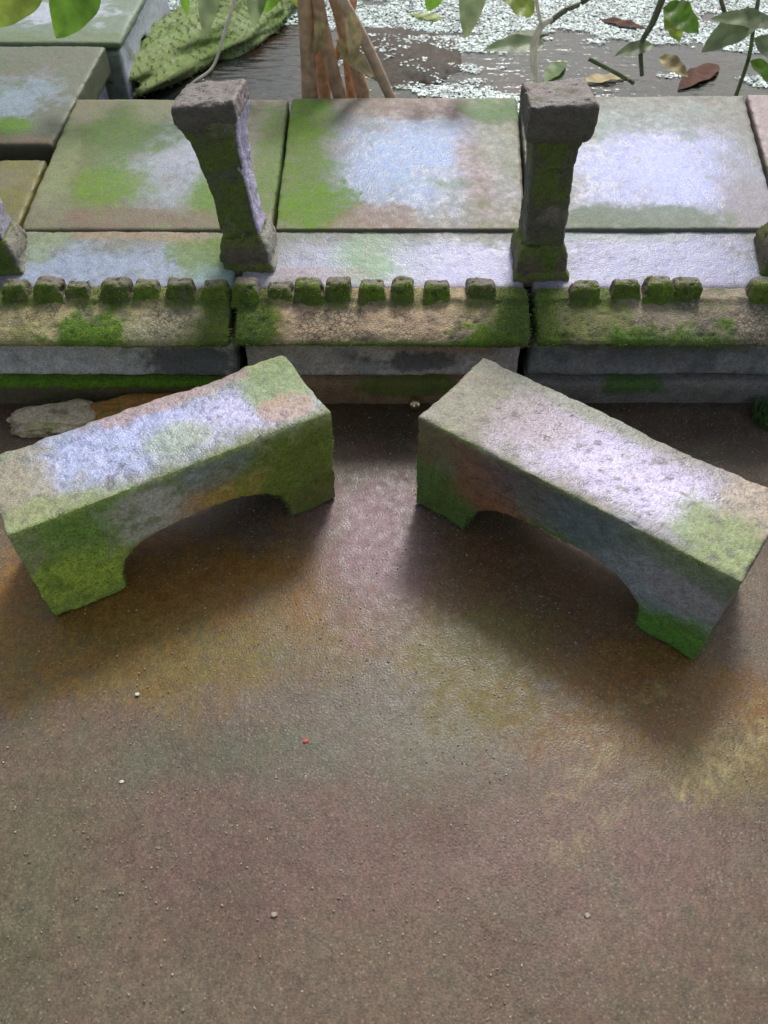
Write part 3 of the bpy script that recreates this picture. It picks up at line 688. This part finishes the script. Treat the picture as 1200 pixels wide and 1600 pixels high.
# ------------------------------------------------------------------ plants
def tube(name, pts, rads, mat, parent, sides=10, knob=0., seed=0):
    cv = []; pts = [Vector(p) for p in pts]
    # catmull-rom resample
    Q = []; Rr = []
    for i in range(len(pts)-1):
        p0 = pts[max(i-1, 0)]; p1 = pts[i]; p2 = pts[i+1]; p3 = pts[min(i+2, len(pts)-1)]
        for k in range(8):
            t = k/8
            Q.append(.5*((2*p1)+(p2-p0)*t+(2*p0-5*p1+4*p2-p3)*t*t+(3*p1-p0-3*p2+p3)*t**3)); Rr.append(rads[i]*(1-t)+rads[i+1]*t)
    Q.append(pts[-1]); Rr.append(rads[-1])
    V = []; Fs = []; rnd = random.Random(seed)
    for i, q in enumerate(Q):
        tg = (Q[min(i+1, len(Q)-1)]-Q[max(i-1, 0)]).normalized(); u = tg.orthogonal().normalized()
        u = (Vector((1, 0, 0)) - tg*tg.x).normalized() if abs(tg.x) < .9 else u
        v = tg.cross(u); rr = Rr[i]*(1+knob*rnd.uniform(-1, 1))
        for k in range(sides):
            a = 2*math.pi*k/sides; V.append(q+(u*math.cos(a)+v*math.sin(a))*rr*(1+knob*.6*math.sin(a*3+i*.4)))
    for i in range(len(Q)-1):
        for k in range(sides):
            a = i*sides+k; b = i*sides+(k+1) % sides; Fs.append((a, b, b+sides, a+sides))
    Fs.append(tuple(range(sides))[::-1]); Fs.append(tuple((len(Q)-1)*sides+k for k in range(sides)))
    b = Vector(parent.location)
    me = bpy.data.meshes.new(name); me.from_pydata([tuple(v-b) for v in V], [], Fs)
    me.polygons.foreach_set('use_smooth', [True]*len(me.polygons)); me.materials.append(mat)
    return link(name, me, parent)
def leaf(name, base, tip, width, mat, parent, up=(0, 0, 1), droop=.1, fold=.25, curl=0., seed=0):
    b, t = Vector(base), Vector(tip); ax = t-b; Ln = ax.length; ax.normalize()
    s = ax.cross(Vector(up)); s = s.normalized() if s.length > 1e-3 else Vector((1, 0, 0)); n = s.cross(ax).normalized()
    V = []; Fs = []; nu, nv = 14, 6; rnd = random.Random(seed)
    for i in range(nu+1):
        u = i/nu; w2 = width/2*(math.sin(math.pi*min(1, u**.8))**.75)*(1-.12*u) if 0 < u < 1 else .0006
        for j in range(nv+1):
            v = j/nv*2-1
            V.append(b+ax*(u*Ln)+s*(v*w2*math.cos(fold))+n*(abs(v)*w2*math.sin(fold)-droop*Ln*(u-.5)**2*1.5+droop*Ln*.37+w2*.10*math.sin(u*17+v*2+seed)+curl*Ln*math.sin(u*3.1)*v))
    for i in range(nu):
        for j in range(nv):
            a = i*(nv+1)+j; Fs.append((a, a+1, a+nv+2, a+nv+1))
    o0 = Vector(parent.location)
    me = bpy.data.meshes.new(name); me.from_pydata([tuple(v-o0) for v in V], [], Fs)
    me.polygons.foreach_set('use_smooth', [True]*len(me.polygons)); me.materials.append(mat)
    return link(name, me, parent)

def A(px, py, Y): return tuple(at_y(px, py, Y))
sb0 = at_y(540, 160, 1.88)
shrub = empty('shrub', (sb0[0], 1.88, .1), 'shrub with a clump of thick tan stems rising behind the coping slabs', 'shrub')
YS = 1.90
stems = [([(484, 215), (485, 160), (481, 80), (476, 0), (470, -120)], [.026, .023, .020, .019, .017], 0),
         ([(512, 215), (509, 160), (497, 80), (486, 0), (470, -100)], [.020, .018, .015, .015, .014], .05),
         ([(540, 215), (533, 160), (512, 80), (496, 0), (480, -100)], [.020, .019, .018, .017, .015], .0),
         ([(556, 215), (550, 160), (541, 80), (524, 0), (518, -120)], [.014, .013, .013, .012, .012], .06),
         ([(578, 215), (570, 160), (551, 85), (524, 0), (495, -100)], [.023, .020, .018, .016, .015], .02),
         ([(500, 190), (520, 100), (545, 40), (560, -60)], [.011, .011, .010, .009], .07)]
for i, (ps, rs, dy) in enumerate(stems):
    tube('stem', [A(x, y, YS+dy) for x, y in ps], [r_*.86 for r_ in rs], M_BARK, shrub, 14, .05, i)
tube('stem', [A(636, 200, YS-.01), A(614, 160, YS-.01), A(575, 75, YS-.03), A(540, 10, YS-.04), A(500, -60, YS-.03)], [.012, .012, .0125, .012, .011], M_STICK, shrub, 12, .03, 9)
# dry leaves caught between the stems
leaf('dry_leaf', A(500, 20, YS-.06), A(492, 88, YS-.05), .036, M_DRY, shrub, (.3, -1, .3), .35, .5, .15, 1)
leaf('dry_leaf', A(545, 15, YS-.07), A(552, 102, YS-.06), .050, M_DRY, shrub, (.3, -1, .3), .35, .5, .15, 2)
leaf('dry_leaf', A(526, 62, YS-.08), A(584, 120, YS-.07), .042, M_DRY, shrub, (0, -1, .3), -.35, .5, .1, 3)
# branch and hanging leaves over the left side
br = [A(480, -60, YS), A(380, -90, 1.9), A(240, -80, 1.9), A(100, -60, 1.9), A(-20, -50, 1.9)]
tube('branch', br, [.012, .009, .008, .007, .005], M_TWIG, shrub, 8)
for i, (b, t, wd, mt, Y) in enumerate([((150, -60), (88, 60), .105, M_LEAF, 1.86), ((75, -45), (-25, 45), .085, M_LEAFY, 1.84), ((10, -60), (12, 12), .06, M_LEAF, 1.9),
        ((335, -70), (320, 60), .052, M_LEAFG, 1.92), ((280, -75), (292, 24), .035, M_LEAF, 1.9), ((410, -80), (396, 44), .055, M_LEAFG, 1.93), ((440, -75), (415, 20), .07, M_LEAF, 1.95),
        ((200, -80), (205, -5), .06, M_LEAF, 1.95), ((455, -50), (465, 12), .05, M_LEAFY, 1.96)]):
    leaf('leaf', A(*b, Y), A(*t, Y-.03), wd, mt, shrub, (.1, -1, .5), .12, .2, 0, i)

vine = empty('climbing_plant', (at_y(760, 160, 2.0)[0], 2.0, .15), 'thin-stemmed plant with hanging leaves and a bleached stem behind the upright baluster', 'plant')
tube('stem', [A(842, 150, 1.95), A(836, 120, 1.95), A(834, 75, 1.95), A(845, 42, 1.95), A(862, 30, 1.96)], [.008, .008, .0085, .008, .006], M_PALE, vine, 8, .04)
tube('stem', [A(858, 34, 1.96), A(885, 15, 1.97), A(915, 0, 1.98), A(990, -60, 2.0)], [.0065, .006, .006, .005], M_TWIG, vine, 8, .04)
tube('stem', [A(846, 40, 1.95), A(838, 0, 1.95), A(832, -70, 1.95)], [.004, .004, .004], M_PALE, vine, 8, .04)
leaf('leaf', A(742, -50, 1.9), A(727, 60, 1.88), .062, M_LEAFG, vine, (.2, -1, .4), .12, .25, 0, 21)
leaf('leaf', A(690, -40, 1.9), A(668, 18, 1.9), .05, M_LEAF, vine, (.2, -1, .4), .12, .25, 0, 22)
leaf('leaf', A(850, 70, 2.05), A(756, 78, 2.02), .055, M_LEAFG, vine, (0, -.5, 1), .1, .2, 0, 23)
leaf('leaf', A(835, 20, 2.0), A(775, -15, 2.0), .08, M_LEAFY, vine, (0, -.6, 1), .1, .2, 0, 24)
tube('branch', [A(990, -60, 2.0), A(850, -75, 1.95), A(742, -50, 1.9), A(690, -40, 1.9)], [.005, .005, .004, .003], M_TWIG, vine, 8)
herb = empty('water_plant', (at_y(1080, 130, 2.1)[0], 2.1, .17), 'leafy pond plant with grey-green leaves at the right edge of the water', 'plant')
tube('stem', [A(1003, 118, 2.1), A(1002, 70, 2.1), A(1020, 35, 2.1), A(1042, -20, 2.1)], [.005, .006, .008, .009], M_TWIG, herb, 8, .05)
tube('stem', [A(990, 130, 2.05), A(955, 110, 2.05), A(920, 92, 2.06)], [.005, .005, .005], M_LEAFG, herb, 8, .05)
tube('stem', [A(1150, 150, 2.05), A(1170, 90, 2.06), A(1178, 40, 2.07), A(1190, -30, 2.1)], [.005, .005, .005, .005], M_LEAFG, herb, 8, .05)
tube('stem', [A(1134, 25, 2.07), A(1128, 5, 2.07), A(1120, -30, 2.08)], [.005, .005, .005], M_TWIG, herb, 8, .05)
for i, (b, t, wd, mt, Y) in enumerate([((1036, 12), (1092, 52), .085, M_LEAF, 2.1), ((1040, 20), (1062, 66), .06, M_LEAFY, 2.12), ((1190, 20), (1096, 82), .075, M_LEAFG, 2.05), ((1215, 40), (1110, 30), .055, M_LEAFG, 2.06),
        ((1178, 60), (1240, 120), .07, M_LEAFG, 2.03), ((1172, 95), (1225, 145), .05, M_LEAF, 2.04), ((1020, 70), (960, 88), .04, M_LEAFG, 2.1), ((1030, 90), (1075, 120), .05, M_DRY, 2.12)]):
    leaf('leaf', A(*b, Y), A(*t, Y-.03), wd, mt, herb, (.1, -.6, 1), .12, .2, 0, 40+i)
for i, (b, t, wd, mt) in enumerate([((905, 128), (985, 118), .05, M_DRY), ((1120, 100), (1060, 140), .07, M_RUSTL), ((790, 60), (860, 50), .06, M_LEAFG), ((940, 30), (1010, 45), .06, M_RUSTL), ((690, 30), (640, 22), .06, M_LEAFY), ((880, 95), (850, 130), .05, M_LEAF)]):
    leaf('floating_leaf', tuple(at_z(*b, ZW+.004)), tuple(at_z(*t, ZW+.004)), wd, mt, herb, (0, 0, 1), .03, .08, 0, 60+i)
# white thread-like twig
tw = empty('bare_twig', tuple(at_y(275, 157, 1.8)), 'thin bent white twig leaning beside the leaning baluster', 'twig')
tube('shoot', [A(274, 157, 1.80), A(300, 130, 1.82), A(332, 105, 1.85), A(348, 60, 1.88), A(368, -5, 1.92)], [.0022, .0025, .003, .0035, .004], M_PALE, tw, 6)

st = empty('stick', tuple(at_y(224, 150, 2.12)), 'short pale wooden stick in the water against the ledge block', 'stick')
tube('shaft', [A(222, 150, 2.12), A(236, 122, 2.2), A(250, 90, 2.3)], [.009, .009, .008], M_STICK, st, 8)
# ------------------------------------------------------------------ small things on the floor
def pr_pale(P, N):
    p = Paint(P, (.60, .52, .40), 95); p.noise(40, .1, .5, (.14, .12, .09), .8, 0, 2); p.noise(14, .2, .7, (.36, .40, .16), .7, .6, 4); return p
c = at_z(85, 652, .02)
rock('mossy_stone', (c[0], c[1], .012), (.085, .040, .026), 95, pr_pale, M_BLOCK, 'pale pitted mossy stone lying between kerb and green block', rot=R(12))
def pr_br(P, N):
    p = Paint(P, (.40, .22, .10), 96); p.noise(20, .0, .5, (.17, .19, .06), .8, .5, 2); return p
c = at_z(200, 640, .02)
rock('brown_stone', (c[0]+.02, c[1]+.01, .012), (.10, .035, .022), 96, pr_br, M_BLOCK, 'low brown earthy lump beside the pale stone at the kerb foot', rot=R(8))
c = at_z(648, 640, .012)
bm = bmesh.new(); bmesh.ops.create_uvsphere(bm, u_segments=32, v_segments=20, radius=.0125)
me = bpy.data.meshes.new('ball'); bm.to_mesh(me); bm.free(); me.polygons.foreach_set('use_smooth', [True]*len(me.polygons)); me.materials.append(M_BRASS)
c = at_z(648, 625, .0125)
tag(link('brass_ball', me, None, (c[0], c[1]-.012, .0125)), 'small shiny brass ball on the floor at the kerb foot', 'ball')
# moss tuft
def tuft(c, n, r, label):
    V = []; Fs = []; rnd = random.Random(5)
    for i in range(n):
        a = rnd.uniform(0, 6.28); rr = r*math.sqrt(rnd.random()); x, y = rr*math.cos(a), rr*math.sin(a)
        h = rnd.uniform(.4, 1)*r*1.5*(1-.5*rr/r); d = rnd.uniform(0, 6.28); w_ = .003; l = rnd.uniform(.2, .6)*h
        k = len(V); V += [(x-w_*math.sin(d), y+w_*math.cos(d), 0), (x+w_*math.sin(d), y-w_*math.cos(d), 0), (x+l*math.cos(d), y+l*math.sin(d), h)]; Fs.append((k, k+1, k+2))
    me = bpy.data.meshes.new('moss'); me.from_pydata(V, [], Fs); me.materials.append(M_MOSSG)
    return tag(link('moss_tuft', me, None, c), label, 'moss')
M_MOSSG = mat_simple('moss_green', (.13, .26, .08), .8, .4, 40, trans=.25, bump=0)
c = at_z(1205, 655, .0); tuft((c[0], c[1], 0), 900, .035, 'bright green moss tuft at the right picture edge by the kerb foot')
def bit(name, px, py, r, mat, label, cat, seed):
    c = at_z(px, py, .002); bm = bmesh.new(); bmesh.ops.create_icosphere(bm, subdivisions=2, radius=1)
    rnd = random.Random(seed)
    for v in bm.verts:
        v.co *= rnd.uniform(.75, 1.15); v.co.x *= r*1.3; v.co.y *= r; v.co.z *= r*.5
    me = bpy.data.meshes.new(name); bm.to_mesh(me); bm.free(); me.materials.append(mat)
    return tag(link(name, me, None, (c[0], c[1], r*.45)), label, cat)
bit('petal_scrap', 477, 1157, .0032, M_RED, 'tiny red scrap on the floor below the two blocks', 'scrap', 1)
bit('white_chip', 214, 1084, .0028, M_CHIP, 'tiny white chip on the floor before the green block', 'chip', 2)
bit('white_chip', 190, 1221, .0022, M_CHIP, 'tiny white chip on the floor nearer the camera, left', 'chip', 3)
bit('pebble', 428, 1428, .003, M_GRIT, 'pale pebble on the floor near the bottom, left of centre', 'pebble', 4)
bit('pebble', 918, 1430, .003, M_GRIT, 'pale round pebble on the floor at the lower right', 'pebble', 5)
